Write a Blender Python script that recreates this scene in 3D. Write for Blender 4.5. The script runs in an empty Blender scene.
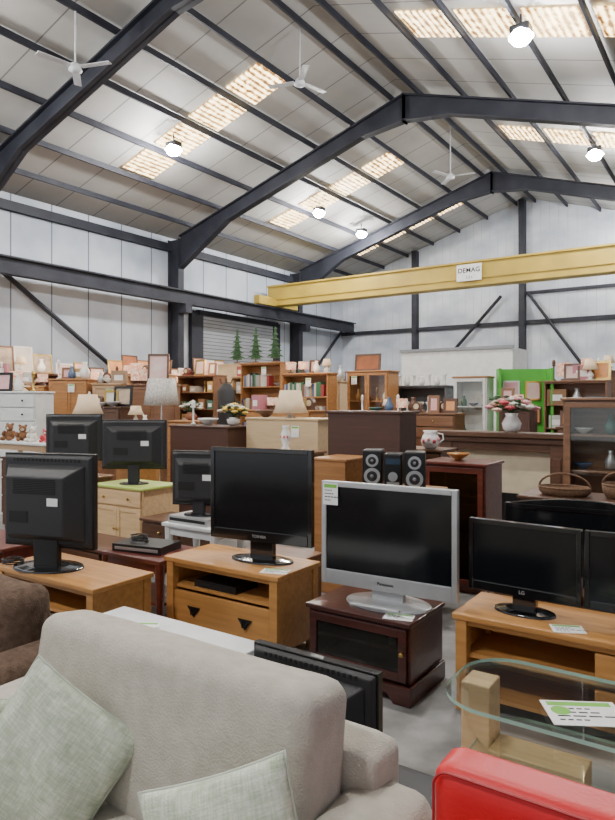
import bpy,bmesh,math,random
from mathutils import Vector,Matrix
R=random.Random(7)
A=math.radians(34.2); CA,SA=math.cos(A),math.sin(A)
rad=math.radians
COL=bpy.context.scene.collection
def P(x,y): return (x*CA-y*SA, x*SA+y*CA)   # surveyed metres (right, ahead) -> hall metres

# ---------------- materials ----------------
def M(name,col,rough=.6,metal=0,col2=None,scale=8,st=(1,1,1),bump=0,bs=None,coat=0,emit=0,joint=None,jcol=(.03,.03,.03),spec=.5):
    m=bpy.data.materials.new(name); m.use_nodes=True
    nt=m.node_tree; N=nt.nodes; L=nt.links; b=N['Principled BSDF']
    if col2 is None: col2=tuple(c*.88 for c in col)
    tc=N.new('ShaderNodeTexCoord'); mp=N.new('ShaderNodeMapping'); mp.inputs['Scale'].default_value=st
    L.new(tc.outputs['Object'],mp.inputs[0])
    no=N.new('ShaderNodeTexNoise'); no.inputs['Scale'].default_value=scale; no.inputs['Detail'].default_value=5
    L.new(mp.outputs[0],no.inputs['Vector'])
    rp=N.new('ShaderNodeValToRGB'); rp.color_ramp.elements[0].position=.32; rp.color_ramp.elements[1].position=.68
    rp.color_ramp.elements[0].color=(*col,1); rp.color_ramp.elements[1].color=(*col2,1)
    L.new(no.outputs['Fac'],rp.inputs[0]); out=rp.outputs[0]
    if joint:
        sp=N.new('ShaderNodeSeparateXYZ'); L.new(tc.outputs['Object'],sp.inputs[0])
        for ax,per,wd in joint:
            a=N.new('ShaderNodeMath'); a.operation='DIVIDE'; a.inputs[1].default_value=per
            L.new(sp.outputs[ax],a.inputs[0])
            f=N.new('ShaderNodeMath'); f.operation='FRACT'; L.new(a.outputs[0],f.inputs[0])
            g=N.new('ShaderNodeMath'); g.operation='LESS_THAN'; g.inputs[1].default_value=wd/per; L.new(f.outputs[0],g.inputs[0])
            mx=N.new('ShaderNodeMixRGB'); L.new(g.outputs[0],mx.inputs[0]); L.new(out,mx.inputs[1]); mx.inputs[2].default_value=(*jcol,1)
            out=mx.outputs[0]
    L.new(out,b.inputs['Base Color'])
    b.inputs['Roughness'].default_value=rough; b.inputs['Metallic'].default_value=metal
    b.inputs['Specular IOR Level'].default_value=spec
    if coat: b.inputs['Coat Weight'].default_value=coat; b.inputs['Coat Roughness'].default_value=.15
    if bump:
        n2=N.new('ShaderNodeTexNoise'); n2.inputs['Scale'].default_value=bs or scale*3; L.new(mp.outputs[0],n2.inputs['Vector'])
        bp=N.new('ShaderNodeBump'); bp.inputs['Strength'].default_value=bump; bp.inputs['Distance'].default_value=.01
        L.new(n2.outputs['Fac'],bp.inputs['Height']); L.new(bp.outputs[0],b.inputs['Normal'])
    if emit:
        L.new(out,b.inputs['Emission Color']); b.inputs['Emission Strength'].default_value=emit
    return m
def wood(name,c,c2,rough=.42,coat=.15): return M(name,c,rough,0,c2,2.2,(1.2,14,14),.12,coat=coat)
def glassm(name,tint,base=.06,graz=.6):
    # two-sided thin glass: reflection grows toward grazing angles
    m=bpy.data.materials.new(name); m.use_nodes=True; nt=m.node_tree; N=nt.nodes; N.clear()
    o=N.new('ShaderNodeOutputMaterial'); t=N.new('ShaderNodeBsdfTransparent'); t.inputs[0].default_value=(*tint,1)
    g=N.new('ShaderNodeBsdfGlossy'); g.inputs[0].default_value=(.9,.95,.93,1); g.inputs['Roughness'].default_value=.03
    x=N.new('ShaderNodeMixShader'); lw=N.new('ShaderNodeLayerWeight'); lw.inputs[0].default_value=.5
    pw=N.new('ShaderNodeMath'); pw.operation='POWER'; pw.inputs[1].default_value=4; nt.links.new(lw.outputs['Facing'],pw.inputs[0])
    ma=N.new('ShaderNodeMath'); ma.operation='MULTIPLY_ADD'; ma.inputs[1].default_value=graz; ma.inputs[2].default_value=base; nt.links.new(pw.outputs[0],ma.inputs[0])
    nt.links.new(ma.outputs[0],x.inputs[0])
    nt.links.new(t.outputs[0],x.inputs[1]); nt.links.new(g.outputs[0],x.inputs[2]); nt.links.new(x.outputs[0],o.inputs[0]); return m
oak=wood('oak',(.56,.27,.08),(.43,.195,.052)); oakl=wood('light_oak',(.80,.55,.30),(.64,.42,.21),.5,0)
pine=wood('pine',(.46,.215,.075),(.33,.15,.048)); beech=wood('beech',(.52,.34,.19),(.43,.27,.145))
mahog=wood('mahogany',(.075,.016,.011),(.036,.009,.006),.3,.4); mahog2=wood('red_mahogany',(.17,.036,.022),(.09,.02,.013),.32,.35)
walnut=wood('walnut',(.12,.055,.03),(.08,.036,.019)); dkbrown=wood('dark_brown_laminate',(.075,.030,.019),(.058,.024,.015),.5,0)
midbrown=wood('mid_brown_wood',(.25,.12,.06),(.17,.08,.04))
cream=M('cream_paint',(.66,.56,.39),.5); beige=wood('beige_board',(.60,.44,.26),(.52,.38,.22),.5,0); white=M('white_paint',(.76,.77,.76),.45)
black=M('black_plastic',(.012,.012,.013),.35); blackm=M('matt_black_plastic',(.02,.02,.022),.55,bump=.05,scale=60)
glossb=M('gloss_black',(.008,.008,.009),.08,coat=.6); screen=M('screen_glass',(.006,.007,.009),.13); silver=M('silver_plastic',(.50,.51,.52),.33,.5)
chrome=M('chrome',(.7,.7,.7),.15,1); brass=M('brass',(.55,.38,.12),.3,1); iron=M('black_iron',(.02,.02,.02),.45,.7)
steel=M('dark_painted_steel',(.014,.015,.023),.6,0,(.028,.03,.04),2,spec=.3); steelg=M('grey_steel',(.25,.26,.28),.5,.3)
grey_fab=M('beige_grey_chenille',(.48,.445,.38),.95,0,(.41,.378,.318),22,bump=.4,bs=160,spec=.1)
brown_fab=M('brown_chenille',(.15,.10,.072),.95,0,(.085,.055,.039),30,bump=.8,bs=130,spec=.1)
red=M('red_leather',(.60,.012,.018),.42,0,(.54,.01,.015),4,bump=.06,bs=110,spec=.35); redpip=M('red_piping',(.35,.008,.012),.5)
piping=M('sage_piping',(.50,.54,.45),.9)
# woven sage tweed: crossed thread bands over mottled yarn colour
sage=M('sage_tweed',(.74,.74,.65),.95,0,(.55,.58,.48),34,(1,1,1),.3,200,spec=.1)
nt=sage.node_tree; N=nt.nodes; b=N['Principled BSDF']; src=b.inputs['Base Color'].links[0].from_socket
tc=N.new('ShaderNodeTexCoord'); prev=src
for ax,st in ((0,(60,6,6)),(2,(6,6,60))):
    mp=N.new('ShaderNodeMapping'); mp.inputs['Scale'].default_value=st; nt.links.new(tc.outputs['Object'],mp.inputs[0])
    n=N.new('ShaderNodeTexNoise'); n.inputs['Scale'].default_value=3.5; nt.links.new(mp.outputs[0],n.inputs['Vector'])
    rp=N.new('ShaderNodeValToRGB'); rp.color_ramp.elements[0].position=.40; rp.color_ramp.elements[1].position=.60; rp.color_ramp.elements[0].color=(.82,.86,.78,1); rp.color_ramp.elements[1].color=(1,1,1,1)
    nt.links.new(n.outputs['Fac'],rp.inputs[0]); mx=N.new('ShaderNodeMixRGB'); mx.blend_type='MULTIPLY'; mx.inputs[0].default_value=.9
    nt.links.new(prev,mx.inputs[1]); nt.links.new(rp.outputs[0],mx.inputs[2]); prev=mx.outputs[0]
nt.links.new(prev,b.inputs['Base Color'])
glass=glassm('clear_glass',(.965,.985,.97),.10,.7); glassc=glassm('cabinet_glass',(.97,.98,.97),.05,.4); glassd=glassm('smoked_glass',(.45,.40,.36),.06,.5); glassedge=M('glass_edge',(.42,.62,.52),.1)
yellow=M('crane_yellow',(.48,.335,.045),.55,0,(.36,.25,.035),1.3); paper=M('paper',(.85,.85,.83),.7); green=M('leaf_green_print',(.18,.50,.06),.6)
lime=M('lime_paint',(.50,.62,.14),.45); gframe=M('green_paint',(.09,.44,.05),.45); ink=M('ink',(.02,.02,.03),.7); leaf=M('foliage',(.035,.10,.03),.7,0,(.02,.06,.02),30)
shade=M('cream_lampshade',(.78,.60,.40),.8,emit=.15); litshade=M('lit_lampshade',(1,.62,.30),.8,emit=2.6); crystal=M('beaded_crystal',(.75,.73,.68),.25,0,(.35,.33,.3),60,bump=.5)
patt=M('patterned_shade',(.85,.70,.55),.8,0,(.60,.18,.10),26,emit=.5)
wicker=M('wicker',(.24,.12,.055),.7,0,(.08,.04,.02),50,(1,1,3),.8); china=M('white_china',(.82,.81,.78),.15); teddyb=M('brown_plush',(.24,.11,.05),.95,bump=.6,bs=150)
mirror=M('mirror',(.75,.78,.8),.04,1); fanw=M('white_enamel',(.55,.57,.60),.4); darkm=M('dark_void',(.01,.01,.01),.8)
def colm(n,c,r=.6): return M(n,c,r)

# ---------------- mesh builder ----------------
class G:
    def __init__(s): s.bm=bmesh.new()
    def _mi(s,n,mi):
        if mi:
            s.bm.faces.ensure_lookup_table()
            for f in s.bm.faces[n:]: f.material_index=mi
    def box(s,cx,cy,z0,w,d,h,mi=0,rot=None):
        n=len(s.bm.faces)
        r=bmesh.ops.create_cube(s.bm,size=1)
        bmesh.ops.scale(s.bm,vec=(w,d,h),verts=r['verts'])
        if rot: bmesh.ops.rotate(s.bm,cent=(0,0,0),matrix=rot,verts=r['verts'])
        bmesh.ops.translate(s.bm,vec=(cx,cy,z0+h/2),verts=r['verts']); s._mi(n,mi); return s
    def cyl(s,cx,cy,z0,r1,h,r2=None,seg=20,axis='Z',sx=1,sy=1,mi=0):
        n=len(s.bm.faces)
        r=bmesh.ops.create_cone(s.bm,cap_ends=True,segments=seg,radius1=r1,radius2=r1 if r2 is None else r2,depth=h)
        bmesh.ops.scale(s.bm,vec=(sx,sy,1),verts=r['verts'])
        if axis=='Z': bmesh.ops.translate(s.bm,vec=(cx,cy,z0+h/2),verts=r['verts'])
        else:
            m=Matrix.Rotation(math.pi/2,3,'X' if axis=='Y' else 'Y')
            bmesh.ops.rotate(s.bm,cent=(0,0,0),matrix=m,verts=r['verts']); bmesh.ops.translate(s.bm,vec=(cx,cy,z0),verts=r['verts'])
        s._mi(n,mi); return s
    def sph(s,cx,cy,cz,rx,ry=None,rz=None,seg=16,mi=0):
        n=len(s.bm.faces)
        r=bmesh.ops.create_uvsphere(s.bm,u_segments=seg,v_segments=max(6,seg//2),radius=1)
        bmesh.ops.scale(s.bm,vec=(rx,ry or rx,rz or rx),verts=r['verts']); bmesh.ops.translate(s.bm,vec=(cx,cy,cz),verts=r['verts']); s._mi(n,mi); return s
    def lathe(s,prof,seg=24,cx=0,cy=0,sy=1):
        rings=[]
        for r,z in prof:
            rings.append([s.bm.verts.new((cx+r*math.cos(2*math.pi*i/seg),cy+sy*r*math.sin(2*math.pi*i/seg),z)) for i in range(seg)])
        for a,b in zip(rings,rings[1:]):
            for i in range(seg): s.bm.faces.new((a[i],a[(i+1)%seg],b[(i+1)%seg],b[i]))
        if prof[0][0]>1e-4: s.bm.faces.new(rings[0][::-1])
        return s
    def prism(s,pts,y0,y1,mi=0):
        n=len(s.bm.faces)
        a=[s.bm.verts.new((x,y0,z)) for x,z in pts]; b=[s.bm.verts.new((x,y1,z)) for x,z in pts]
        s.bm.faces.new(a); s.bm.faces.new(b[::-1]); k=len(pts)
        for i in range(k): s.bm.faces.new((a[i],b[i],b[(i+1)%k],a[(i+1)%k]))
        s._mi(n,mi); return s
    def fr(s,w,h,y0,w2,h2,y1,cz,cz2):
        v=[]
        for W,H,Y,C in ((w,h,y0,cz),(w2,h2,y1,cz2)):
            v+=[s.bm.verts.new((sx*W/2,Y,C+sz*H/2)) for sx,sz in ((-1,-1),(1,-1),(1,1),(-1,1))]
        f=s.bm.faces.new; f(v[0:4]); f(v[4:8][::-1])
        for i in range(4): f((v[i],v[4+i],v[4+(i+1)%4],v[(i+1)%4]))
        return s
    def sq(s,cx,cy,cz,w,d,h,k=6,n=10,sag=0,wob=0,puff=0):
        # rounded box: edge radius set by k (larger = squarer); puff bulges the big faces
        n+=1; V={}; rr=min(w,d,h)*1.1/k
        def vert(c):
            key=tuple(round(q,4) for q in c)
            if key in V: return V[key]
            x,y,z=[math.sin(q*math.pi/2)*.35+q*.65 for q in c]
            px,py,pz=x*w/2,y*d/2,z*h/2
            ix=max(-w/2+rr,min(w/2-rr,px)); iy=max(-d/2+rr,min(d/2-rr,py)); iz=max(-h/2+rr,min(h/2-rr,pz))
            v=Vector((px-ix,py-iy,pz-iz))
            if v.length>1e-9: v=v.normalized()*rr
            X,Y,Z=ix+v.x,iy+v.y,iz+v.z
            b=puff*(1-min(1,abs(2*X/w))**3)*(1-min(1,abs(2*Z/h))**3)
            Y+=math.copysign(b,Y) if abs(Y)>d*.2 else 0
            wv=wob*(math.sin(x*7+y*3)*math.cos(z*5+x*2)+.5*math.sin(x*13+z*9))
            V[key]=s.bm.verts.new((cx+X,cy+Y+wv,cz+Z-sag*(1-x*x)*(z>0)+wv*.6)); return V[key]
        for ax in range(3):
            for sg in (-1,1):
                for i in range(n):
                    for j in range(n):
                        q=[]
                        for a,b in ((i,j),(i+1,j),(i+1,j+1),(i,j+1)):
                            c=[0,0,0]; c[ax]=sg; c[(ax+1)%3]=-1+2*a/n; c[(ax+2)%3]=-1+2*b/n; q.append(vert(c))
                        s.bm.faces.new(q if sg>0 else q[::-1])
        return s
    def pillow(s,w,h,t,n=18):
        def pt(u,v,sg):
            b=((1-u**2)*(1-v**2)); T=sg*t/2*max(b,0)**.42
            T+=sg*.012*math.sin(u*5+v*4)*b
            return (u*w/2*(1-.06*(1-v*v)),T,v*h/2*(1-.06*(1-u*u)))
        gr={}
        for sg in (1,-1):
            for i in range(n+1):
                for j in range(n+1):
                    u=-1+2*i/n; v=-1+2*j/n
                    u=math.sin(u*math.pi/2); v=math.sin(v*math.pi/2)
                    if (i in(0,n) or j in(0,n)) and sg==-1: gr[(sg,i,j)]=gr[(1,i,j)]
                    else: gr[(sg,i,j)]=s.bm.verts.new(pt(u,v,sg))
            for i in range(n):
                for j in range(n):
                    q=[gr[(sg,i,j)],gr[(sg,i+1,j)],gr[(sg,i+1,j+1)],gr[(sg,i,j+1)]]
                    s.bm.faces.new(q if sg==-1 else q[::-1])
        return s
    def tube(s,pts,r,closed=False,seg=6):
        pts=[Vector(p) for p in pts]; n=len(pts); rings=[]
        for i,p in enumerate(pts):
            a=pts[i-1] if (i>0 or closed) else p; b=pts[(i+1)%n] if (i<n-1 or closed) else p
            d=(b-a).normalized(); u=d.orthogonal().normalized() if not rings else (pu-d*pu.dot(d)).normalized()
            pu=u; w=d.cross(u)
            rings.append([s.bm.verts.new(p+r*(math.cos(2*math.pi*k/seg)*u+math.sin(2*math.pi*k/seg)*w)) for k in range(seg)])
        for i in range(n if closed else n-1):
            a,b=rings[i],rings[(i+1)%n]
            for k in range(seg): s.bm.faces.new((a[k],a[(k+1)%seg],b[(k+1)%seg],b[k]))
        if not closed: s.bm.faces.new(rings[0][::-1]); s.bm.faces.new(rings[-1])
        return s
    def o(s,name,mats,parent=None,loc=(0,0,0),rot=(0,0,0),bev=0,smooth=False,label=None):
        me=bpy.data.meshes.new(name); bmesh.ops.recalc_face_normals(s.bm,faces=s.bm.faces); s.bm.to_mesh(me); s.bm.free()
        if smooth:
            for p in me.polygons: p.use_smooth=True
        for m in (mats if isinstance(mats,(list,tuple)) else [mats]): me.materials.append(m)
        ob=bpy.data.objects.new(name,me); COL.objects.link(ob); ob.location=loc; ob.rotation_euler=rot
        if parent: ob.parent=parent
        if label: ob['label']=label
        if bev:
            b=ob.modifiers.new('b','BEVEL'); b.width=bev; b.segments=2; b.limit_method='ANGLE'
        return ob
def tag(o,label,cat,group=None):
    o['label']=label; o['category']=cat
    if group:o['group']=group
    return o
def T(name,label,cat,x,y,z=0,yaw=0,group=None):
    e=bpy.data.objects.new(name,None); e.empty_display_size=.2; COL.objects.link(e); e.location=(x,y,z); e.rotation_euler=(0,0,rad(yaw)); return tag(e,label,cat,group)
def S(o): o['kind']='structure'; return o
def clone(o,loc,yaw=None,label=None,parent=None):
    n=o.copy(); COL.objects.link(n)
    if parent: n.parent=parent
    else:
        n.location=loc
        if yaw is not None: n.rotation_euler=(o.rotation_euler[0],o.rotation_euler[1],rad(yaw))
        if label: n['label']=label
    for c in list(o.children): clone(c,None,parent=n)
    return n
def text(body,size,parent,loc,rot,m,name='lettering',bold=0,sp=1):
    cu=bpy.data.curves.new(name,'FONT'); cu.body=body; cu.size=size; cu.align_x='CENTER'; cu.align_y='CENTER'; cu.extrude=.0008; cu.offset=bold; cu.space_character=sp
    t=bpy.data.objects.new('tmp',cu); COL.objects.link(t); bpy.context.view_layer.update()
    me=bpy.data.meshes.new_from_object(t.evaluated_get(bpy.context.evaluated_depsgraph_get())); bpy.data.objects.remove(t)
    me.materials.clear(); me.materials.append(m)
    o=bpy.data.objects.new(name,me); COL.objects.link(o); o.location=loc; o.rotation_euler=rot; o.parent=parent; return o
FRONT=(math.pi/2,0,0)

# ---------------- hall shell ----------------
XL,XR,YB,YF=-14,1.6,23.2,-7
RX=-6.47
def zr(x): return 8.69-.3126*abs(x-RX)
conc=M('concrete_floor',(.14,.14,.135),.65,0,(.31,.30,.29),3.2,bump=.3,bs=30)
wallm=M('painted_cladding',(.33,.37,.44),.6,0,(.50,.535,.59),.8,joint=[(1,1.06,.035)],jcol=(.10,.12,.15))
backm=M('corrugated_wall',(.33,.37,.44),.6,0,(.56,.59,.64),.9,(1,1,1.6),joint=[(0,.30,.02)],jcol=(.36,.39,.44))
ceilm=M('insulated_lining',(.33,.325,.31),.7,0,(.42,.41,.39),.7,joint=[(1,1.08,.03)],jcol=(.15,.15,.145))
S(G().box((XL+XR)/2,(YB+YF)/2,-.2,XR-XL+.4,YB-YF+.4,.2).o('floor',conc))
S(G().box(XL-.1,(YB+YF)/2,0,.2,YB-YF,zr(XL)).o('wall_left',wallm))
S(G().box(XR+.1,(YB+YF)/2,0,.2,YB-YF,zr(XR)).o('wall_right',wallm))
S(G().prism([(XL,0),(XR,0),(XR,zr(XR)),(RX,zr(RX)),(XL,zr(XL))],YB,YB+.2).o('wall_back',backm))
S(G().prism([(XL-.2,zr(XL)),(RX,zr(RX)),(XR+.2,zr(XR)),(XR+.2,zr(XR)+.1),(RX,zr(RX)+.1),(XL-.2,zr(XL)+.1)],YF,YB+.2).o('ceiling',ceilm))
def frame(y,lab):
    g=G()
    def rafter(sgn,xe):
        def bz(x,dp): return (x,zr(x)-.15-dp)
        xs=[xe,xe-sgn*1.8,RX+sgn*1.1,RX]; dp=[.95,.40,.40,.62]
        bot=[bz(x,d) for x,d in zip(xs,dp)]; top=[(x,zr(x)-.15) for x in (xe,RX)]
        g.prism([top[0]]+bot+[top[1]],y-.02,y+.02)
        for i in range(3):
            (x0,z0),(x1,z1)=bot[i],bot[i+1]; g.prism([(x0,z0),(x1,z1),(x1,z1+.035),(x0,z0+.035)],y-.11,y+.11)
        (x0,z0),(x1,z1)=top; g.prism([(x0,z0),(x1,z1),(x1,z1-.035),(x0,z0-.035)],y-.11,y+.11)
        g.box(RX,y,zr(RX)-.80,.04,.22,.62)
    rafter(-1,XL+.45); rafter(1,XR-.45)
    for x in (XL+.24,XR-.24):
        h=zr(x)-.17
        g.box(x,y,0,.40,.03,h); g.box(x-.2,y,0,.03,.22,h); g.box(x+.2,y,0,.03,.22,h)
    tag(g.o('portal_frame',steel),lab,'steel frame','steel portal frames')
for yy in (.528*14-6.06,.528*14,.961*14,1.394*14): frame(yy,'dark painted steel portal frame spanning the hall under the pitched roof')
ls=[.485,.56,.635,.71,.785,.86,.935]
pxs=[-14*l for l in ls]+[2*RX+14*l for l in ls]
for x in pxs:
    g=G().box(0,0,-.12,.045,YB-YF-.1,.12)
    o=g.o('roof_purlin',steel,loc=(x,(YB+YF)/2,zr(x)-.008)); tag(o,'long dark steel purlin under the white roof lining','roof beam','roof purlins')
wn=1
# corrugated translucent sheet: ribs along the slope, amber staining in soft patches
sky=bpy.data.materials.new('corrugated_skylight'); sky.use_nodes=True
nt=sky.node_tree; N=nt.nodes; Lk=nt.links; b=N['Principled BSDF']
tc=N.new('ShaderNodeTexCoord'); wv=N.new('ShaderNodeTexWave'); wv.bands_direction='X'; wv.inputs['Scale'].default_value=2.6; wv.inputs['Distortion'].default_value=1.4; wv.inputs['Detail Scale'].default_value=2
wv2=N.new('ShaderNodeTexNoise'); wv2.inputs['Scale'].default_value=7; wv2.inputs['Detail'].default_value=4; Lk.new(tc.outputs['Object'],wv2.inputs['Vector'])
mx=N.new('ShaderNodeMath'); mx.operation='MULTIPLY_ADD'; mx.inputs[1].default_value=.34
Lk.new(tc.outputs['Object'],wv.inputs[0]); Lk.new(wv.outputs['Fac'],mx.inputs[0]); Lk.new(wv2.outputs['Fac'],mx.inputs[2])
rp=N.new('ShaderNodeValToRGB'); e=rp.color_ramp.elements; e[0].position=.50; e[0].color=(.06,.025,.006,1); e[1].position=.80; e[1].color=(1,.80,.44,1)
m_=e.new(.64); m_.color=(.50,.28,.09,1)
Lk.new(mx.outputs[0],rp.inputs[0]); Lk.new(rp.outputs[0],b.inputs['Emission Color']); b.inputs['Emission Strength'].default_value=7.5; b.inputs['Base Color'].default_value=(.2,.15,.08,1)
for U in (.747,1.145,1.47,.32):
    for k in range(1,5):
        for sd in (0,1):
            xa,xb=-14*ls[k],-14*ls[k+1]
            if sd: xa,xb=2*RX-xa,2*RX-xb
            xa,xb=min(xa,xb)+.10,max(xa,xb)-.10
            o=G().prism([(xa,zr(xa)-.02),(xb,zr(xb)-.02),(xb,zr(xb)-.005),(xa,zr(xa)-.005)],U*14-.46,U*14+.46).o('window_%d'%wn,sky); S(o); wn+=1
tn=1
def trim(g,m=steel):
    global tn
    o=S(g.o('trim_%d'%tn,m)); tn+=1; return o
trim(G().box(XL+.06,(YB+YF)/2,zr(XL)-.42,.12,YB-YF,.22))
trim(G().box(RX,YB-.06,4.25,XR-XL,.12,.14)); trim(G().box((RX+XR)/2,YB-.06,5.3,XR-RX,.10,.10))
for x in (-10.65,RX-.1,-2.6): trim(G().box(x,YB-.14,0,.2,.26,zr(x)-.05))
def brace(p,q): trim(G().tube([p,q],.06))
brace((-9.3,YB-.2,3.2),(-7.3,YB-.2,5.3)); brace((-6.35,YB-.2,5.3),(-4.4,YB-.2,2.5))
brace((XL+.12,7.6,4.9),(XL+.12,13.2,1.2)); brace((XL+.12,19.3,1.4),(XL+.12,22.9,4.4))
for x in (XL+.62,XR-.62):
    g=G().box(x,(YB+YF)/2,4.34,.22,YB-YF-.3,.04).box(x,(YB+YF)/2,4.38,.03,YB-YF-.3,.32).box(x,(YB+YF)/2,4.70,.22,YB-YF-.3,.04)
    for yy in (.528*14,.961*14,1.394*14): g.box(x,yy,4.1,.3,.26,.24)
    tag(g.o('crane_rail',steel),'dark steel crane runway beam along the side wall','steel beam','crane runway beams')
sh=M('shutter_slats',(.23,.24,.26),.5,.1,(.28,.29,.31),2,joint=[(2,.11,.025)],jcol=(.10,.105,.11))
S(G().box(XL+.05,16.5,0,.08,3.6,4.25).o('door_1',sh))
trim(G().box(XL+.08,14.45,0,.14,.5,4.3)); trim(G().box(XL+.10,16.5,4.2,.16,4.0,.14)); trim(G().box(XL+.08,18.5,0,.14,.3,4.3))
# ---------------- crane ----------------
cr=T('overhead_crane','yellow overhead travelling crane girder spanning the hall','crane',RX,17.8,4.79)
G().box(0,0,.03,14.3,.34,.63).box(0,0,0,14.3,.46,.05).box(0,0,.65,14.3,.46,.05).o('girder',yellow,cr)
G().box(0,-.19,.20,14.0,.03,.05).o('cable_track',yellow,cr)
for x in (-6.9,6.9):
    G().box(x,0,-.02,.22,2.2,.28).cyl(x,-.9,.04,.085,.12,axis='X').cyl(x,.9,.04,.085,.12,axis='X').o('end_carriage',yellow,cr,bev=.01)
sg=G().box(0,-.26,.14,.72,.02,.46).o('sign_board',white,cr)
text('DEMAG',.18,sg,(0,-.272,.43),FRONT,ink,bold=.004,sp=1.06); text('3.2 t',.11,sg,(0,-.272,.24),FRONT,ink)
# ---------------- lamps and fans ----------------
lampglow=M('lamp_lens',(.93,.97,1),.4,emit=400)
lampglow2=M('lamp_rim',(.80,.90,1),.4,emit=25)
def bay(x,y,en=460,dz=.35):
    z=zr(x)-dz
    t=T('high_bay_light','small black high bay light with glowing lens hung below roof','ceiling light',x,y,z,0,'high bay lights')
    G().box(0,0,0,.30,.22,.12).cyl(0,0,.12,.015,dz-.16).o('housing',black,t,bev=.02)
    G().cyl(0,0,-.05,.19,.05,.14).o('reflector',lampglow2,t)
    G().sph(0,0,-.05,.16,.16,.13).o('lens',lampglow,t,smooth=True)  # lens enlarged so its shape stands in for the lamp's bloom
    l=bpy.data.lights.new('lamp','POINT'); l.energy=en; l.color=(1,.975,.94); l.shadow_soft_size=.10
    lo=bpy.data.objects.new('lamp_light',l); COL.objects.link(lo); lo.location=(x,y,z-.29)
for x in (-10.4,-2.9):
    for y in (10.1,15.9,4.2,-2): bay(x,y,640 if y==-2 else 440)
bay(-10.5,18.6,300); bay(-2.9,21,300)
def fan(x,y,z,yaw):
    t=T('ceiling_fan','white three-blade ceiling fan on a long rod','ceiling fan',x,y,z,yaw,'ceiling fans')
    G().cyl(0,0,.05,.014,zr(x)-z-.06,seg=8).o('rod',fanw,t)
    G().cyl(0,0,-.05,.11,.10,.07).sph(0,0,-.05,.09,.09,.04).o('motor',fanw,t,smooth=True)
    for i in range(3):
        G().box(.36,0,-.005,.52,.12,.012).box(.1,0,-.002,.14,.03,.012).o('blade',fanw,t,rot=(.12,0,rad(120*i)),bev=.004)
fan(-8.9,6.5,6.91,20); fan(-6.9,9.9,7.5,75); fan(-6.3,15.75,7.3,10)

# ---------------- furniture builders ----------------
def knob(parent,x,y,z,m=brass,name='knob'): return G().sph(0,-.012,0,.014,.014,.014,10).cyl(0,0,0,.006,.02,axis='Y',seg=8).o(name,m,parent,loc=(x,y,z),smooth=True)
def card(parent,x,y,z,w,h,rot=(0,0,0),name='price_card',scr=True):
    c=G().box(0,0,0,w,h,.0015).o(name,paper,parent,loc=(x,y,z),rot=rot)
    G().box(0,h*.36,.0016,w*.86,h*.16,.0006).o('printed_band',green,c)
    if scr:
        g=G()
        for i in range(4):
            zz=h*(.16-.15*i); X=-w*.38
            for k in range(5-(i%2)):
                L=w*(.07+.05*((k*3+i)%3)); g.box(X+L/2,zz,.0016,L,h*.045,.0006); X+=L+w*.035
        g.o('handwriting',ink,c)
    return c
def cabinet(name,label,cat,w,d,h,x,y,m,z=0,yaw=0,doors=0,drawers=0,drh=.16,glassd_=None,shelves=0,openf=False,plinth=.06,over=.02,knobm=brass,topm=None,group=None,tg=None):
    t=T(name,label,cat,x,y,z,yaw,group); th=.022
    g=G(); zt=h-.025
    if openf or glassd_:
        g.box(-w/2+th/2,.01,plinth,th,d-.02,zt-plinth).box(w/2-th/2,.01,plinth,th,d-.02,zt-plinth).box(0,d/2-.006,plinth,w-2*th,.012,zt-plinth)
        g.box(0,.01,plinth,w-2*th,d-.02,th).box(0,.01,zt-th,w-2*th,d-.02,th)
        if drawers: g.box(0,.01,zt-drawers*drh-th,w-2*th,d-.02,th)
        for i in range(shelves): g.box(0,.015,plinth+(zt-plinth)*(i+1)/(shelves+1),w-2*th,d-.04,.018)
    else: g.box(0,.01,plinth,w,d-.02,zt-plinth)
    g.box(0,.015,0,w-.03,d-.05,plinth)
    g.o('body',m,t,bev=.003)
    G().box(0,0,zt,w+2*over,d+over,.025).o('top',topm or m,t,bev=.006)
    ztop=zt-.01
    for i in range(drawers):
        z1=ztop-(i+1)*drh+.008
        dr=G().box(0,0,0,w-.03,.02,drh-.014).o('drawer',m,t,loc=(0,-d/2+.006,z1),bev=.004)
        for sx in ((-.25,.25) if w>.5 else (0,)): knob(dr,sx*w,-.012,drh/2-.007,knobm)
    if doors:
        z0=plinth+.012; z1=ztop-drawers*drh-.006; dw=(w-.03)/doors; H=z1-z0
        for i in range(doors):
            cx=-w/2+.015+dw*(i+.5); fw=.045
            g=G().box(-dw/2+fw/2+.002,0,0,fw,.02,H).box(dw/2-fw/2-.002,0,0,fw,.02,H).box(0,0,0,dw-2*fw-.004,.02,fw).box(0,0,H-fw,dw-2*fw-.004,.02,fw)
            if not glassd_: g.box(0,.004,fw,dw-2*fw-.004,.010,H-2*fw)
            dr=g.o('door',m,t,loc=(cx,-d/2+.006,z0),bev=.003)
            if glassd_: G().box(0,.002,fw,dw-2*fw-.004,.004,H-2*fw).o('glass_pane',glassd_,dr)
            knob(dr,(dw/2-.022)*(1 if (i%2==0 and doors>1) else -1 if doors>1 else 1),-.012,H*.55,knobm)
    if tg: card(t,tg*w,-d/2-.02 if yaw!=180 else d/2+.004,h-.16,.11,.14,rot=FRONT if yaw!=180 else (math.pi/2,0,math.pi),name='price_label',scr=False)
    return t
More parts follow.
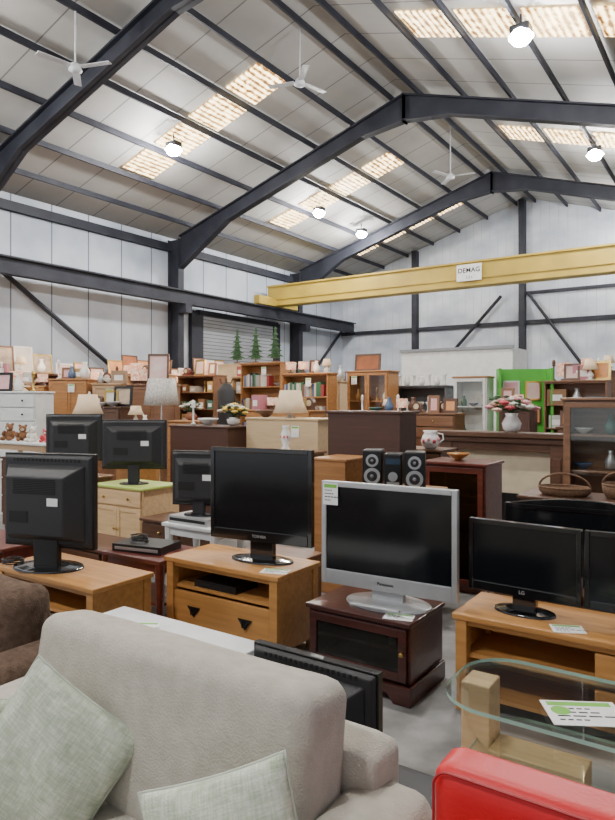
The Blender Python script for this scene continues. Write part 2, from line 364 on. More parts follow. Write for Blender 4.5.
def table(name,label,cat,w,d,h,x,y,m,yaw=0,topm=None,leg=.05,apron=.07,taper=.7,topt=.03,shelf=None,group=None):
    t=T(name,label,cat,x,y,0,yaw,group)
    G().box(0,0,h-topt,w,d,topt).o('table_top',topm or m,t,bev=.006)
    G().box(0,-d/2+.04,h-topt-apron,w-.1,.02,apron).box(0,d/2-.04,h-topt-apron,w-.1,.02,apron).box(-w/2+.04,0,h-topt-apron,.02,d-.1,apron).box(w/2-.04,0,h-topt-apron,.02,d-.1,apron).o('apron',m,t)
    for sx in (-1,1):
        for sy in (-1,1):
            G().cyl(0,0,0,leg*.7*taper,h-topt,leg*.7,seg=8).o('leg',m,t,loc=(sx*(w/2-.045),sy*(d/2-.045),0))
    if shelf: G().box(0,0,shelf,w-.12,d-.12,.018).o('shelf',m,t)
    return t
def stand(label,w,d,h,x,y,m,opens,drs,hstyle='v',yaw=0,post=.06):
    t=T('tv_stand',label,'tv stand',x,y,0,yaw)
    G().box(0,0,h-.032,w+.03,d+.02,.032).o('top',m,t,bev=.006)
    for sx in (-1,1):
        for sy in (-1,1): G().box(0,0,0,post,post,h-.032).o('leg',m,t,loc=(sx*(w/2-post/2),sy*(d/2-post/2),0),bev=.004)
    g=G()
    for sx in (-1,1): g.box(sx*(w/2-.02),0,.07,.02,d-2*post,h-.10)
    g.box(0,d/2-.015,.07,w-2*post,.012,h-.10).box(0,.01,.07,w-.05,d-.06,.022)
    for zz in opens: g.box(0,.01,zz,w-.05,d-.06,.022)
    g.box(0,-d/2+.03,h-.06,w-2*post,.03,.028)
    g.o('body',m,t)
    for cx,z0,dw,dh in drs:
        dr=G().box(0,0,0,dw,.024,dh).o('drawer',m,t,loc=(cx,-d/2+.02,z0),bev=.005)
        if hstyle=='v':
            for sx in (-.27,.27):
                G().prism([(-.055,.03),(.055,.03),(.0,-.035)],-.010,-.002).tube([(-.03,-.01,.02),(0,-.03,-.015),(.03,-.01,.02)],.004).o('handle',iron,dr,loc=(sx*dw,-.012,dh*.5))
        else: knob(dr,0,-.014,dh/2,m)
    return t
def tv(label,w,h,x,y,z,yaw,m=black,bez=.03,chin=.045,gap=.06,deep=.10,logo=None,bw=.36,bd=.22,basem=None,backm_=blackm,logom=silver,curved=False,sticker=True):
    t=T('television',label,'television',x,y,z,yaw); cz=gap+h/2
    g=G().box(-w/2+bez/2,0,gap,bez,.04,h).box(w/2-bez/2,0,gap,bez,.04,h).box(0,0,gap+h-bez,w-2*bez,.04,bez).box(0,0,gap,w-2*bez,.04,chin).box(0,.014,gap,w-.004,.012,h-.002)
    if curved: g.prism([(-w/2+.01,gap+h-.005)]+[(-w/2+.01+(w-.02)*i/12,gap+h+.045*math.sin(math.pi*i/12)) for i in range(1,12)]+[(w/2-.01,gap+h-.005)],-.02,.02)
    g.o('casing',m,t,bev=.004)
    G().box(0,-.006,gap+chin,w-2*bez,.01,h-chin-bez).o('screen',screen,t)
    G().fr(w*.985,h*.97,.02,w*.93,h*.90,.045,cz,cz).fr(w*.86,h*.80,.044,w*.62,h*.60,.02+deep,cz-.01,cz-.02).o('rear_cover',backm_,t,bev=.008)
    g=G()
    for i in range(9): g.box(0,.022+deep,cz+h*.10+i*.011,w*.46,.004,.005)
    for i in range(18): g.box(-w*.36+i*w*.72/17,.046,cz+h*.415,.012,.005,.018)
    g.o('vent_grille',darkm,t)
    G().box(w*.17,.022+deep,cz-h*.20,.14,.004,.07).o('socket_panel',darkm,t)
    if sticker: G().box(-w*.2,.022+deep,cz-h*.02,.08,.003,.05).o('rating_sticker',paper,t)
    G().box(0,.03,.012,bw*.38,.045,gap+.06).o('stand_neck',basem or m,t,bev=.006)
    G().cyl(0,.02,0,bw/2,.012,bw/2*.97,seg=36,sy=bd/bw).cyl(0,.02,.012,bw/2*.9,.008,bw/2*.6,seg=36,sy=bd/bw).o('stand_base',basem or glossb,t,bev=.003)
    if logo: text(logo,.026,t,(0,-.0225,gap+chin*.5),FRONT,logom,'lettering')
    return t
boxcols=[colm('box_%d'%i,c) for i,c in enumerate([(.36,.07,.07),(.08,.11,.24),(.17,.09,.19),(.42,.28,.10),(.5,.5,.48),(.07,.18,.15),(.25,.13,.06),(.5,.2,.24),(.10,.10,.11),(.34,.22,.13)])]
def carton(x,y,z,w,d,h,m,yaw=0,grp='coloured boxes on shelves',lab='small coloured cardboard box on shelf'):
    o=G().box(0,0,0,w,d,h).box(0,-d/2,h*.25,w*.6,.002,h*.4,1).o('storage_box',[m,paper],loc=(x,y,z),rot=(0,0,rad(yaw)),bev=.003); return tag(o,lab,'box',grp)
canv=[M('painted_canvas_%d'%i,a,.7,0,b2,5) for i,(a,b2) in enumerate([((.66,.24,.07),(.74,.42,.20)),((.66,.28,.34),(.76,.56,.52)),((.30,.24,.20),(.62,.48,.34)),((.46,.15,.06),(.22,.09,.045)),((.66,.62,.55),(.66,.36,.38)),((.72,.70,.66),(.55,.50,.44))])]
def picture(x,y,z,w,h,cm,lab,yaw=0,fm=None,tilt=6):
    t=T('framed_picture',lab,'picture',x,y,z,yaw); g=G(); f=.035
    g.box(-w/2+f/2,0,0,f,.03,h).box(w/2-f/2,0,0,f,.03,h).box(0,0,0,w-2*f,.03,f).box(0,0,h-f,w-2*f,.03,f); g.o('frame',fm or walnut,t,rot=(rad(-tilt),0,0))
    G().box(0,0,f,w-2*f,.012,h-2*f).o('canvas',cm,t,rot=(rad(-tilt),0,0)); return t
def lamp(x,y,z,bh,sr,sh,lab,base=china,sm=shade,flat=.6,name='table_lamp'):
    t=T(name,lab,'lamp',x,y,z)
    G().lathe([(.06,0),(.065,.015),(.02,.03),(.05,bh*.35),(.055,bh*.5),(.02,bh*.8),(.012,bh),(.008,bh+sh*.4)],20).o('lamp_base',base,t,smooth=True)
    G().lathe([(sr,bh),(sr*(flat+.12),bh+sh*.5),(sr*flat,bh+sh),(sr*flat-.005,bh+sh),(sr*(flat+.1),bh+sh*.5),(sr-.008,bh)],28).o('lamp_shade',sm,t,smooth=True)
    return t
def warm(x,y,z,en=14):  # added warm point light without any fitting, brightens the stock around it
    l=bpy.data.lights.new('warm_fill','POINT'); l.energy=en; l.color=(1,.66,.36); l.shadow_soft_size=.06
    lo=bpy.data.objects.new('warm_fill_light',l); COL.objects.link(lo); lo.location=(x,y,z)
def cube_lamp(x,y,z,s,yaw,where):
    t=T('cube_lamp','square patterned glowing lampshade on '+where,'lamp',x,y,z,yaw)
    G().box(0,0,0,s*.5,s*.5,.03).cyl(0,0,.03,.012,.05).o('lamp_base',walnut,t)
    g=G()
    for a in range(4):
        g.box([0,0,-s/2+.005,s/2-.005][a],[-s/2+.005,s/2-.005,0,0][a],.07,[s,s,.01,.01][a],[.01,.01,s-.02,s-.02][a],s*.95)
    g.o('lamp_shade',patt,t)
# bric-a-brac: each piece its own object
amber=colm('amber_glaze',(.40,.17,.04),.2); bluegl=colm('blue_glaze',(.10,.16,.28),.2); jarm=[china,amber,bluegl,walnut,silver,china,boxcols[5]]
def bric(x,y,z,where,kind=None,yaw=0,s=1):
    k=kind if kind is not None else R.randrange(8); m=R.choice(jarm)
    if k==0:
        o=G().lathe([(.04*s,0),(.075*s,.04*s),(.085*s,.12*s),(.045*s,.20*s),(.03*s,.24*s),(.045*s,.28*s),(.03*s,.28*s)],16).o('vase',m,loc=(x,y,z),smooth=True); tag(o,'glazed vase standing on '+where,'vase')
    elif k==1:
        o=G().lathe([(.04*s,0),(.05*s,.01),(.13*s,.07*s),(.14*s,.09*s),(.12*s,.075*s),(.01,.02)],18).o('bowl',m,loc=(x,y,z),smooth=True); tag(o,'shallow ceramic bowl on '+where,'bowl')
    elif k==2: picture(x,y,z,.26*s+.1*R.random(),.26*s+.14*R.random(),R.choice(canv),'small framed picture leaning on '+where,yaw,R.choice([walnut,brass,midbrown,black]))
    elif k==3:
        t=T('mantel_clock','wooden mantel clock on '+where,'clock',x,y,z,yaw)
        G().prism([(-.15*s,0),(.15*s,0),(.12*s,.06*s),(.09*s,.06*s)]+[(.09*s*math.cos(a*math.pi/8),(.12+.10*math.sin(a*math.pi/8))*s) for a in range(9)]+[(-.09*s,.06*s),(-.12*s,.06*s)],-.05,.05).o('case',R.choice([walnut,mahog2,midbrown]),t)
        G().cyl(0,-.052,.125*s,.055*s,.006,axis='Y').o('dial',cream,t)
    elif k==4: carton(x,y,z,.22*s+.1*R.random(),.22,.12+.12*R.random(),boxcols[[0,3,4,6,8,9,7][R.randrange(7)]],yaw+R.uniform(-15,15),'boxes among bric-a-brac','cardboard box on '+where)
    elif k==5: lamp(x,y,z,.16*s,.12*s,.15*s,'small table lamp on '+where,R.choice([china,walnut,brass]),R.choice([shade,litshade]))
    elif k==7: cube_lamp(x,y,z,.20*s,yaw+12,where)
    else:
        o=G().lathe([(.035*s,0),(.045*s,.01),(.012,.03),(.012,.22*s),(.035*s,.24*s),(.02,.25*s)],14).sph(0,0,.28*s,.028*s,.028*s,.05*s,10).o('candlestick',R.choice([brass,walnut,china]),loc=(x,y,z),smooth=True); tag(o,'turned candlestick on '+where,'candlestick')
def clutter(x,y,z,w,n,where,yaw=0,s=1):
    n=int(n*1.5+.5); c_,s_=math.cos(rad(yaw)),math.sin(rad(yaw)); last=-1
    for i in range(n):
        k=R.randrange(8)
        if k==last: k=(k+1)%8
        last=k; u=-w/2+w*(i+.5)/n; v=(.06 if i%2 else -.06)
        bric(x+u*c_-v*s_,y+u*s_+v*c_,z,where,k,yaw,s*R.uniform(.75,1.1))

# ---- left oak stand, rear-facing television
stand('golden oak tv stand with square legs carrying a television turned backwards',1.0,.45,.5,-3.66,2.65,oak,[.28],[(0,.10,.86,.17)])
tv('black flat television seen from behind on oval stand',.70,.62,-3.82,2.60,.5,197,gap=.13,deep=.14,bw=.50,bd=.34,chin=.07)
# ---- middle oak stand
stand('golden oak tv stand with open shelf and drawer with iron handles',.93,.45,.55,-2.785,3.315,oak,[.345],[(0,.10,.80,.235)])
tv('black widescreen television on glossy oval stand on oak unit',.77,.61,-2.64,3.34,.55,7,gap=.125,deep=.09,logo='TOSHIBA',bw=.46,bd=.24,chin=.07,m=glossb)
o=G().box(0,0,0,.36,.22,.045).box(.0,-.112,.012,.3,.004,.02,1).o('set_top_box',[black,darkm],loc=(-2.86,3.25,.367),bev=.004); tag(o,'slim black set top box on the open shelf of oak stand','set top box')
for (x,y,z,w,h,yw,lb) in [(-2.40,3.18,.55,.17,.11,20,'white handwritten price card on middle oak tv stand'),(-1.56,3.17,.43,.16,.10,15,'white paper price card on mahogany cabinet'),(-.72,3.28,.5,.15,.11,25,'white and green price card beside the black television'),(-2.55,2.25,.45,.17,.12,30,'white paper price card on white table')]:
    c=card(None,x,y,z+.0008,w,h,rot=(0,0,rad(yw))); tag(c,lb,'price card')
# ---- mahogany cabinet & silver tv
mc=cabinet('media_cabinet','dark mahogany media cabinet with smoked glass drop door','media cabinet',.64,.45,.43,-1.79,3.33,mahog,doors=1,glassd_=glassd,plinth=.10,over=.012,shelves=1)
G().prism([(-.34,0),(-.24,0),(-.2,.05),(.2,.05),(.24,0),(.34,0),(.34,.1),(-.34,.1)],-.25,-.228).prism([(-.34,.0),(-.34,.1),(-.32,.1),(-.32,0)],-.23,.22).prism([(.34,.0),(.34,.1),(.32,.1),(.32,0)],-.23,.22).o('plinth',mahog,mc,bev=.004)
stv=tv('silver framed widescreen television with speaker strip on chrome stand',.84,.61,-1.715,3.33,.43,3,m=silver,bez=.032,chin=.085,gap=.075,deep=.13,logo='Panasonic',bw=.52,bd=.34,basem=silver,logom=ink)
c=card(stv,-.355,-.024,.61,.10,.13,rot=FRONT)
G().box(0,-.165,.018,.30,.03,.018).o('stand_foot',silver,stv,bev=.006)
# ---- right oak stand, two tvs
stand('light golden oak tv stand with open shelves and small drawers',1.1,.43,.5,-.71,3.43,oak,[.27],[(.30,.30,.36,.13),(.30,.11,.36,.15)],'k')
tv('black glossy television on round base on oak stand',.58,.38,-.965,3.40,.5,-3,m=glossb,gap=.085,deep=.07,logo='LG',bw=.32,bd=.20,bez=.025,chin=.05)
tv('second black glossy television beside a similar one on oak stand',.56,.38,-.385,3.40,.5,3,m=glossb,gap=.085,deep=.07,bw=.30,bd=.20,bez=.025)
table('side_table','dark wooden table carrying a large black television','table',1.0,.5,.5,-.80,4.12,walnut)
tv('large black television with gently curved top edge on dark table',.86,.43,-.84,4.12,.5,5,m=glossb,gap=.03,curved=True,bw=.4)
# ---- mahogany side table with dvd player
table('side_table','red mahogany side table with turned legs and lower shelf','table',.66,.48,.48,-3.70,3.38,mahog2,shelf=.14)
o=G().box(0,0,0,.43,.27,.055).box(0,-.136,.015,.38,.004,.022,1).o('dvd_player',[black,silver],loc=(-3.74,3.36,.48),rot=(0,0,rad(12)),bev=.004); tag(o,'slim black disc player on mahogany side table','dvd player')
g=G(); g.tube([(.07*math.cos(a*.5)+.01*math.sin(a*1.7),.05*math.sin(a*.5),.006+.0007*a) for a in range(60)],.004)
o=g.o('power_cable',black,loc=(-3.80,3.34,.5355)); tag(o,'loosely coiled black power cable on disc player','cable')
g=G(); g.tube([(.07*math.cos(a*.5)+.02*math.sin(a*1.3),.06*math.sin(a*.5),.006+.0006*a) for a in range(50)],.004)
o=g.o('power_cable',black,loc=(-4.09,2.50,.5005)); tag(o,'coiled black power cable on oak stand','cable')
# ---- extra stock closing the gaps between the stands
cabinet('chest','low dark brown wooden chest between tables','chest',.80,.42,.42,-4.62,3.52,walnut,drawers=1,doors=2)
cabinet('sideboard','low mahogany sideboard behind oak television stand','sideboard',.95,.40,.50,-5.05,2.9,mahog2,doors=3)
cabinet('media_cabinet','low brown cabinet filling the gap behind oak stand','media cabinet',.55,.35,.45,-2.95,3.95,midbrown,doors=2)
cabinet('chest','small walnut chest beside lime topped cabinet','chest',.5,.4,.5,-4.45,4.35,walnut,drawers=2)
# ---- white low table
table('coffee_table','low white coffee table behind the grey sofa','coffee table',1.0,.5,.45,-2.39,2.18,white,topt=.04)
# ---- floor tv behind sofa
tv('black television standing on the floor with its back showing vents',.62,.42,-1.50,2.26,0,180,gap=.115,deep=.12,bw=.36,bd=.2,bez=.022,sticker=False)
# ---- black bench
bn=T('footstool','low black leather footstool between sofa and glass table','footstool',-.93,1.84)
G().sq(0,0,.33,.5,.26,.14,4,6).o('seat',blackm,bn,smooth=True)
for sx in(-1,1):
    for sy in(-1,1): G().cyl(0,0,0,.018,.27,.022).o('leg',black,bn,loc=(sx*.2,sy*.09,0))
# ---- glass table
gt=T('glass_table','clear glass television table on chunky pale oak blocks','glass table',-.43,2.62)
def rrect(w,d,r,n=8):
    out=[]
    for cx,cy,a0 in ((w/2-r,d/2-r,0),(-w/2+r,d/2-r,90),(-w/2+r,-d/2+r,180),(w/2-r,-d/2+r,270)):
        for i in range(n+1): a=rad(a0+90*i/n); out.append((cx+r*math.cos(a),cy+r*math.sin(a)))
    return out
def slab(w,d,r,z,t,name,m,par):
    g=G(); pts=rrect(w,d,r); a=[g.bm.verts.new((x,y,z)) for x,y in pts]; b=[g.bm.verts.new((x,y,z+t)) for x,y in pts]
    g.bm.faces.new(a[::-1]); g.bm.faces.new(b); n=len(pts)
    for i in range(n):
        f=g.bm.faces.new((a[i],a[(i+1)%n],b[(i+1)%n],b[i])); f.material_index=1
    return g.o(name,[m,glassedge],par)
slab(1.18,.56,.2,.436,.015,'glass_top',glass,gt); slab(.98,.50,.14,.205,.013,'glass_shelf',glass,gt)
for sx in (-1,1):
    G().box(0,0,0,.12,.14,.435).o('leg',oakl,gt,loc=(sx*.50,.04,0),bev=.006)
    G().box(0,0,0,.36,.16,.204).o('foot_block',oakl,gt,loc=(sx*.255,.01,0),bev=.006)
c=card(None,-.50,2.54,.4518,.27,.19,rot=(0,0,rad(30)),name='price_sign'); tag(c,'large white sign card with green logo lying on glass table','sign')
G().sph(-.08,.015,.0018,.035,.035,.001).o('green_emblem',green,c)

# ---- grey sofa (faces hall -y)
sf=T('sofa','pale beige grey chenille sofa with boxy back cushion','sofa',-1.36,1.0)
G().sq(0,.02,.24,1.34,.86,.26,5,8).o('seat_base',grey_fab,sf,smooth=True)
G().sq(0,.45,.41,1.24,.16,.66,5,12).o('backrest_frame',grey_fab,sf,smooth=True)
for sx in (-1,1): G().sq(sx*.625,.04,.38,.26,.96,.56,2.8,12,wob=.003).o('arm',grey_fab,sf,smooth=True)
G().sq(0,-.08,.42,1.03,.68,.16,3,10).o('seat_cushion',grey_fab,sf,smooth=True)
G().sq(0,0,0,1.05,.20,.47,4.2,22,wob=.0015,puff=.018).o('back_cushion',grey_fab,sf,loc=(.015,.29,.680),rot=(rad(-8),0,0),smooth=True)
for sx in(-1,1):
    for sy in(-1,1): G().cyl(0,0,0,.02,.12,.028).o('leg',walnut,sf,loc=(sx*.55,sy*.32,0))
def loop(w,h,r,y,n=10): return [(x,y,z) for x,z in rrect(w,h,r,n)]
def cushion(lab,x,y,z,rx,ry,rz,w=.44,h=.44,t=.16,m=sage):
    o=G().pillow(w,h,t).o('scatter_cushion',m,loc=(x,y,z),rot=(rad(rx),rad(ry),rad(rz)),smooth=True); tag(o,lab,'cushion','sage scatter cushions')
    pts=[]
    for k in range(4):
        for i in range(14):
            u=-1+2*i/14; q=(1-.06*(1-u*u)); pts.append([(u*w/2,0,h/2*q),(w/2*q,0,-u*h/2),(-u*w/2,0,-h/2*q),(-w/2*q,0,u*h/2)][k])
    G().tube(pts,.004,True).o('piping',piping,o,smooth=True); return o
cushion('sage green woven scatter cushion tilted against sofa back',-1.55,1.05,.635,-16,32,24,.38,.38,.13)
cushion('sage green woven scatter cushion leaning low in sofa',-.90,1.03,.635,-20,-18,30,.34,.34,.12)
cushion('sage green woven scatter cushion beside the sofa arm',-1.84,.88,.62,-20,12,40,.36,.36,.12)
# ---- brown sofa
bs=T('sofa','dark brown chenille sofa with loose back cushion','sofa',-3.14,1.34)
G().sq(0,0,.22,1.5,.85,.26,5,8).o('seat_base',brown_fab,bs,smooth=True)
G().sq(0,.36,.38,1.46,.16,.56,3,8).o('backrest_frame',brown_fab,bs,smooth=True)
for sx in(-1,1): G().sq(sx*.72,0,.33,.26,.90,.54,2.4,10).o('arm',brown_fab,bs,smooth=True)
for sx in(-1,1): G().sq(sx*.34,.22,.60,.68,.22,.46,2.8,12,wob=.006,puff=.02).o('back_cushion',brown_fab,bs,rot=(rad(-3),0,0),smooth=True)
for sx in(-1,1): G().sq(sx*.29,-.08,.38,.56,.66,.15,3,8).o('seat_cushion',brown_fab,bs,smooth=True)
for sx in(-1,1):
    for sy in(-1,1): G().cyl(0,0,0,.02,.12,.028).o('leg',walnut,bs,loc=(sx*.65,sy*.32,0))
# ---- red chair
rc=T('armchair','bright red leather tub chair with square padded back','armchair',-.17,1.12)
G().sq(0,.22,.53,.77,.13,.61,4.2,16).o('backrest',red,rc,smooth=True)
G().sq(0,-.06,.32,.56,.44,.24,4,8).o('seat',red,rc,smooth=True)
for sx in(-1,1): G().sq(sx*.34,-.03,.38,.12,.46,.42,3,8).o('arm',red,rc,smooth=True)
G().tube(loop(.755,.595,.035,0),.003,True).o('seam_piping',redpip,rc,loc=(0,.155,.53))
for sx in(-1,1):
    for sy in(-1,1): G().cyl(0,0,0,.016,.22,.02).o('leg',black,rc,loc=(sx*.28,sy*.17,0))

# ---------------- mid row ----------------
cabinet('cupboard','solid pale oak cupboard with lime green painted top','cupboard',.72,.50,.75,-5.17,4.5,oakl,doors=2,drawers=1,topm=lime)
tv('black television on stand seen from behind on lime topped cupboard',.66,.50,-5.17,4.48,.75,212,gap=.15,bw=.3,deep=.08,m=blackm)
cabinet('chest_of_drawers','mid brown chest carrying an old television','chest of drawers',.65,.45,.80,-5.98,4.36,midbrown,drawers=3,drh=.2)
tv('older black television seen from behind on brown chest',.60,.50,-5.98,4.36,.80,215,gap=.15,bw=.3,m=blackm)
table('side_table','low white side table behind mahogany table','table',.6,.42,.57,-3.80,4.05,white)
o=G().box(0,0,0,.44,.28,.06).box(0,-.142,.02,.40,.004,.025,1).o('dvd_player',[silver,black],loc=(-3.84,4.02,.57),bev=.004); tag(o,'silver disc player with television standing on top','dvd player')
tv('medium black television on silver disc player',.50,.46,-3.84,4.04,.63,200,gap=.08,bw=.28,bd=.18,deep=.08,m=blackm)
cabinet('cabinet','narrow plain pine cabinet between televisions','cabinet',.30,.38,1.12,-2.86,4.72,pine,yaw=180,doors=1)
cabinet('chest_of_drawers','pine chest of drawers carrying black stereo speakers','chest of drawers',.62,.38,.94,-2.22,4.48,pine,drawers=4,drh=.2)
displ=colm('display_blue',(.05,.08,.12),.1)
def speaker(w,h,x,lab,unit=False):
    t=T('stereo_unit' if unit else 'speaker',lab,'stereo' if unit else 'speaker',x,4.44,.94,22)
    G().box(0,0,0,w,.2,h).o('cabinet',black,t,bev=.01)
    if unit:
        G().box(0,-.102,h*.7,w*.8,.004,h*.16).o('display',displ,t)
        G().cyl(0,-.11,h*.35,.035,.02,axis='Y').o('dial',silver,t)
        G().box(0,-.102,h*.12,w*.7,.004,.02).o('tray',silver,t)
    else:
        for zz,r in ((.30,.062),(.72,.048)):
            G().cyl(0,-.104,h*zz,r,.012,axis='Y',seg=28).o('speaker_ring',silver,t)
            G().cyl(0,-.108,h*zz,r*.88,.014,r*.5,axis='Y',seg=28).o('speaker_cone',blackm,t)
            G().sph(0,-.113,h*zz,r*.25,.01,r*.25,12).o('dust_cap',steelg,t,smooth=True)
speaker(.15,.28,-2.40,'black stereo speaker with two silver-ringed cones'); speaker(.13,.26,-2.225,'compact black stereo unit with dial between two speakers',True); speaker(.15,.28,-2.05,'black stereo speaker with two silver-ringed cones')
cabinet('cupboard','tall dark brown laminate cupboard with its plain back showing','cupboard',.74,.36,1.50,-2.88,5.3,dkbrown,yaw=180,doors=2)
cabinet('display_cabinet','red mahogany cabinet with glazed door and moulded top','cabinet',.54,.44,1.08,-2.04,5.38,mahog2,doors=1,glassd_=glassd,shelves=2,over=.02)
cabinet('cabinet','walnut cabinet carrying a floral jug','cabinet',.55,.4,1.12,-2.72,6.05,walnut,doors=2)
pinkm=colm('pink_petals',(.75,.35,.38)); redf=colm('red_petals',(.6,.08,.1)); yelf=colm('yellow_petals',(.8,.55,.1)); peach=colm('peach_petals',(.8,.5,.38)); whitef=colm('white_petals',(.8,.78,.7))
def jug(x,y,z,s=1,lab='white ceramic jug with painted flowers on walnut cabinet',m=china):
    t=T('jug',lab,'jug',x,y,z,20)
    G().lathe([(.05*s,0),(.09*s,.03*s),(.11*s,.09*s),(.09*s,.15*s),(.07*s,.18*s),(.085*s,.21*s),(.08*s,.21*s),(.06*s,.18*s)]).o('body',m,t,smooth=True)
    G().tube([(.08*s,0,.18*s),(.14*s,0,.17*s),(.15*s,0,.11*s),(.10*s,0,.07*s)],.01*s).o('handle',m,t,smooth=True)
    for i in range(4): G().sph(.1*s*math.cos(-2.3+i*.6),.1*s*math.sin(-2.3+i*.6),.09*s+.02*(i%2),.025*s,.02*s,.025*s,8).o('painted_flower',pinkm if i%2 else redf,t)
jug(-2.60,5.98,1.12,.85)
fs=T('fireplace_surround','dark wood fireplace surround with cream back panel','fireplace',-2.22,7.0)
G().box(0,0,1.2,1.42,.28,.055).box(0,0,1.14,1.34,.22,.06).o('mantel_shelf',walnut,fs,bev=.008)
for sx in(-1,1): G().box(sx*.60,0,0,.14,.18,1.14).box(sx*.60,-.095,.1,.08,.015,.9).o('pilaster',walnut,fs,bev=.004)
G().box(0,0,1.06,1.06,.16,.08).o('frieze',walnut,fs,bev=.004); G().box(0,.04,0,1.06,.04,1.06).o('back_panel',cream,fs); G().box(0,.01,0,.42,.03,.6).o('fire_opening',black,fs)
def bouquet(x,y,z,s,lab,vase,cols,n=22,spread=.17,vh=.17):
    t=T('flower_vase',lab,'vase of flowers',x,y,z)
    G().lathe([(.045*s,0),(.075*s,.03*s),(.085*s,.08*s),(.05*s,vh*s*.85),(.06*s,vh*s),(.05*s,vh*s),(.04*s,vh*s*.8)]).o('vase',vase,t,smooth=True)
    g=G()
    for i in range(26):
        a=R.random()*6.28; r=spread*s*R.uniform(.3,1.0); zz=(vh+.02)*s+R.uniform(0,.13)*s
        g.tube([(0,0,vh*s*.9),(r*.5*math.cos(a),r*.5*math.sin(a),zz*.95),(r*math.cos(a),r*math.sin(a),zz)],.003*s,seg=4); g.sph(r*math.cos(a),r*math.sin(a),zz,.03*s,.02*s,.012*s,6)
    g.o('foliage',leaf,t)
    for i in range(n):
        a=i*2.4; r=spread*s*math.sqrt((i+.5)/n); zz=(vh+.17)*s-r*.6+R.uniform(-.02,.02)
        g=G(); g.sph(0,0,0,.026*s,.026*s,.022*s,8)
        for k in range(5): g.sph(.024*s*math.cos(k*1.256),.024*s*math.sin(k*1.256),.003,.02*s,.02*s,.013*s,6)
        g.o('flower',cols[i%len(cols)],t,loc=(r*math.cos(a),r*math.sin(a),zz))
bouquet(-2.10,6.97,1.255,1.2,'cream vase of peach pink and white flowers on mantel',china,[peach,pinkm,whitef,redf],30,.21)
cabinet('display_cabinet','brown glazed display cabinet with glass shelves','display cabinet',1.0,.36,1.62,-.83,6.05,midbrown,doors=2,glassd_=glassc,shelves=4)
for s in (3,4):
    for k in range(4): bric(-1.2+.22*k,6.07,.06+(1.62-.085)*s/5+.018,'glazed brown cabinet',[1,0,6,1][k],0,.6)
cabinet('sideboard','dark sideboard carrying baskets','sideboard',1.0,.42,.90,-.9,5.06,walnut,doors=2)
def basket(x,y,z,w,d,h,lab):
    t=T('basket',lab,'basket',x,y,z)
    G().lathe([(w*.42,0),(w*.5,h*.5),(w*.52,h),(w*.47,h),(w*.45,h*.5),(w*.38,.02),(0.001,.02)],28,sy=d/w).o('bowl',wicker,t,smooth=True)
    G().tube([(w*.5*math.cos(i*.2618),d*.5*math.sin(i*.2618),h) for i in range(24)],.009,True).o('rim',wicker,t,smooth=True)
    G().tube([(w*.5*math.cos(i*math.pi/12),0,h+.10*math.sin(i*math.pi/12)) for i in range(13)],.008).o('handle',wicker,t,smooth=True)
basket(-1.12,5.0,.90,.36,.24,.06,'low brown oval wicker tray basket on dark sideboard'); basket(-.70,5.05,.90,.34,.26,.10,'round brown wicker basket on dark sideboard')
x,y=P(-1.275,8.5); cabinet('chest_of_drawers','plain dark brown chest with its back showing','chest of drawers',1.0,.45,1.27,x,y,dkbrown,drawers=5,drh=.23,yaw=180)
bric(x-.3,y,1.27,'dark brown chest',6); bric(x-.08,y+.05,1.27,'dark brown chest',1)
x,y=P(-.20,8.1); cabinet('dresser','pale beige panelled dresser back carrying a lamp','dresser',1.08,.45,1.38,x,y,beige,drawers=2,doors=2,yaw=180,tg=-.2)
lamp(x+.0,y-.02,1.38,.06,.22,.28,'small lamp with cream bell shade on beige dresser'); bric(x-.4,y,1.38,'beige dresser',1)
x2,y2=P(-.25,7.4); cabinet('side_cabinet','narrow brown cabinet carrying a figurine','cabinet',.85,.35,1.03,x2,y2,midbrown,yaw=180,doors=2)
t=T('figurine','tall white porcelain figurine vase on brown cabinet','figurine',x2,y2,1.03)
G().lathe([(.05,0),(.055,.02),(.03,.05),(.06,.13),(.055,.19),(.03,.25),(.045,.28),(.03,.28)],18).o('body',china,t,smooth=True)
for i in range(3): G().sph(.05*math.cos(-2+i*.7),.05*math.sin(-2+i*.7),.15,.018,.012,.022,8).o('painted_flower',redf,t)
x,y=P(-.85,8.5)
bouquet(x-.05,y-.12,1.27,1.05,'yellow flowers in small vase on brown chest',china,[yelf,yelf,whitef],22,.17,.10)
x,y=P(-4.05,9.2); cabinet('dresser','white painted dresser with many small drawers','dresser',.75,.42,1.72,x,y,white,drawers=6,drh=.19,knobm=iron,yaw=20)
clutter(x,y,1.72,.6,3,'white dresser',20,.8)
x,y=P(-3.35,7.9)
table('table','tall beech display table with soft toys sitting on it','table',1.1,.42,1.10,x,y,beech,topm=white)
cabinet('chest','dark low chest beneath display table','chest',.9,.3,.9,x,y+.02,walnut,drawers=3,drh=.22)
def bear(bx,by,bz,m,s,yaw,lab):
    t=T('teddy_bear',lab,'soft toy',bx,by,bz,yaw)
    g=G().sph(0,0,.09*s,.08*s,.07*s,.09*s).sph(0,-.02*s,.21*s,.065*s,.06*s,.06*s).sph(-.05*s,0,.265*s,.024*s).sph(.05*s,0,.265*s,.024*s)
    for sx in(-1,1): g.sph(sx*.09*s,-.03*s,.11*s,.03*s,.05*s,.055*s).sph(sx*.06*s,-.10*s,.035*s,.035*s,.07*s,.035*s)
    g.o('body',m,t,smooth=True)
    G().sph(0,-.075*s,.20*s,.028*s,.02*s,.022*s).o('muzzle',cream,t,smooth=True); G().sph(0,-.095*s,.207*s,.01*s).o('nose',ink,t)
    for sx in(-1,1): G().sph(sx*.024*s,-.073*s,.232*s,.007*s).o('eye',ink,t)
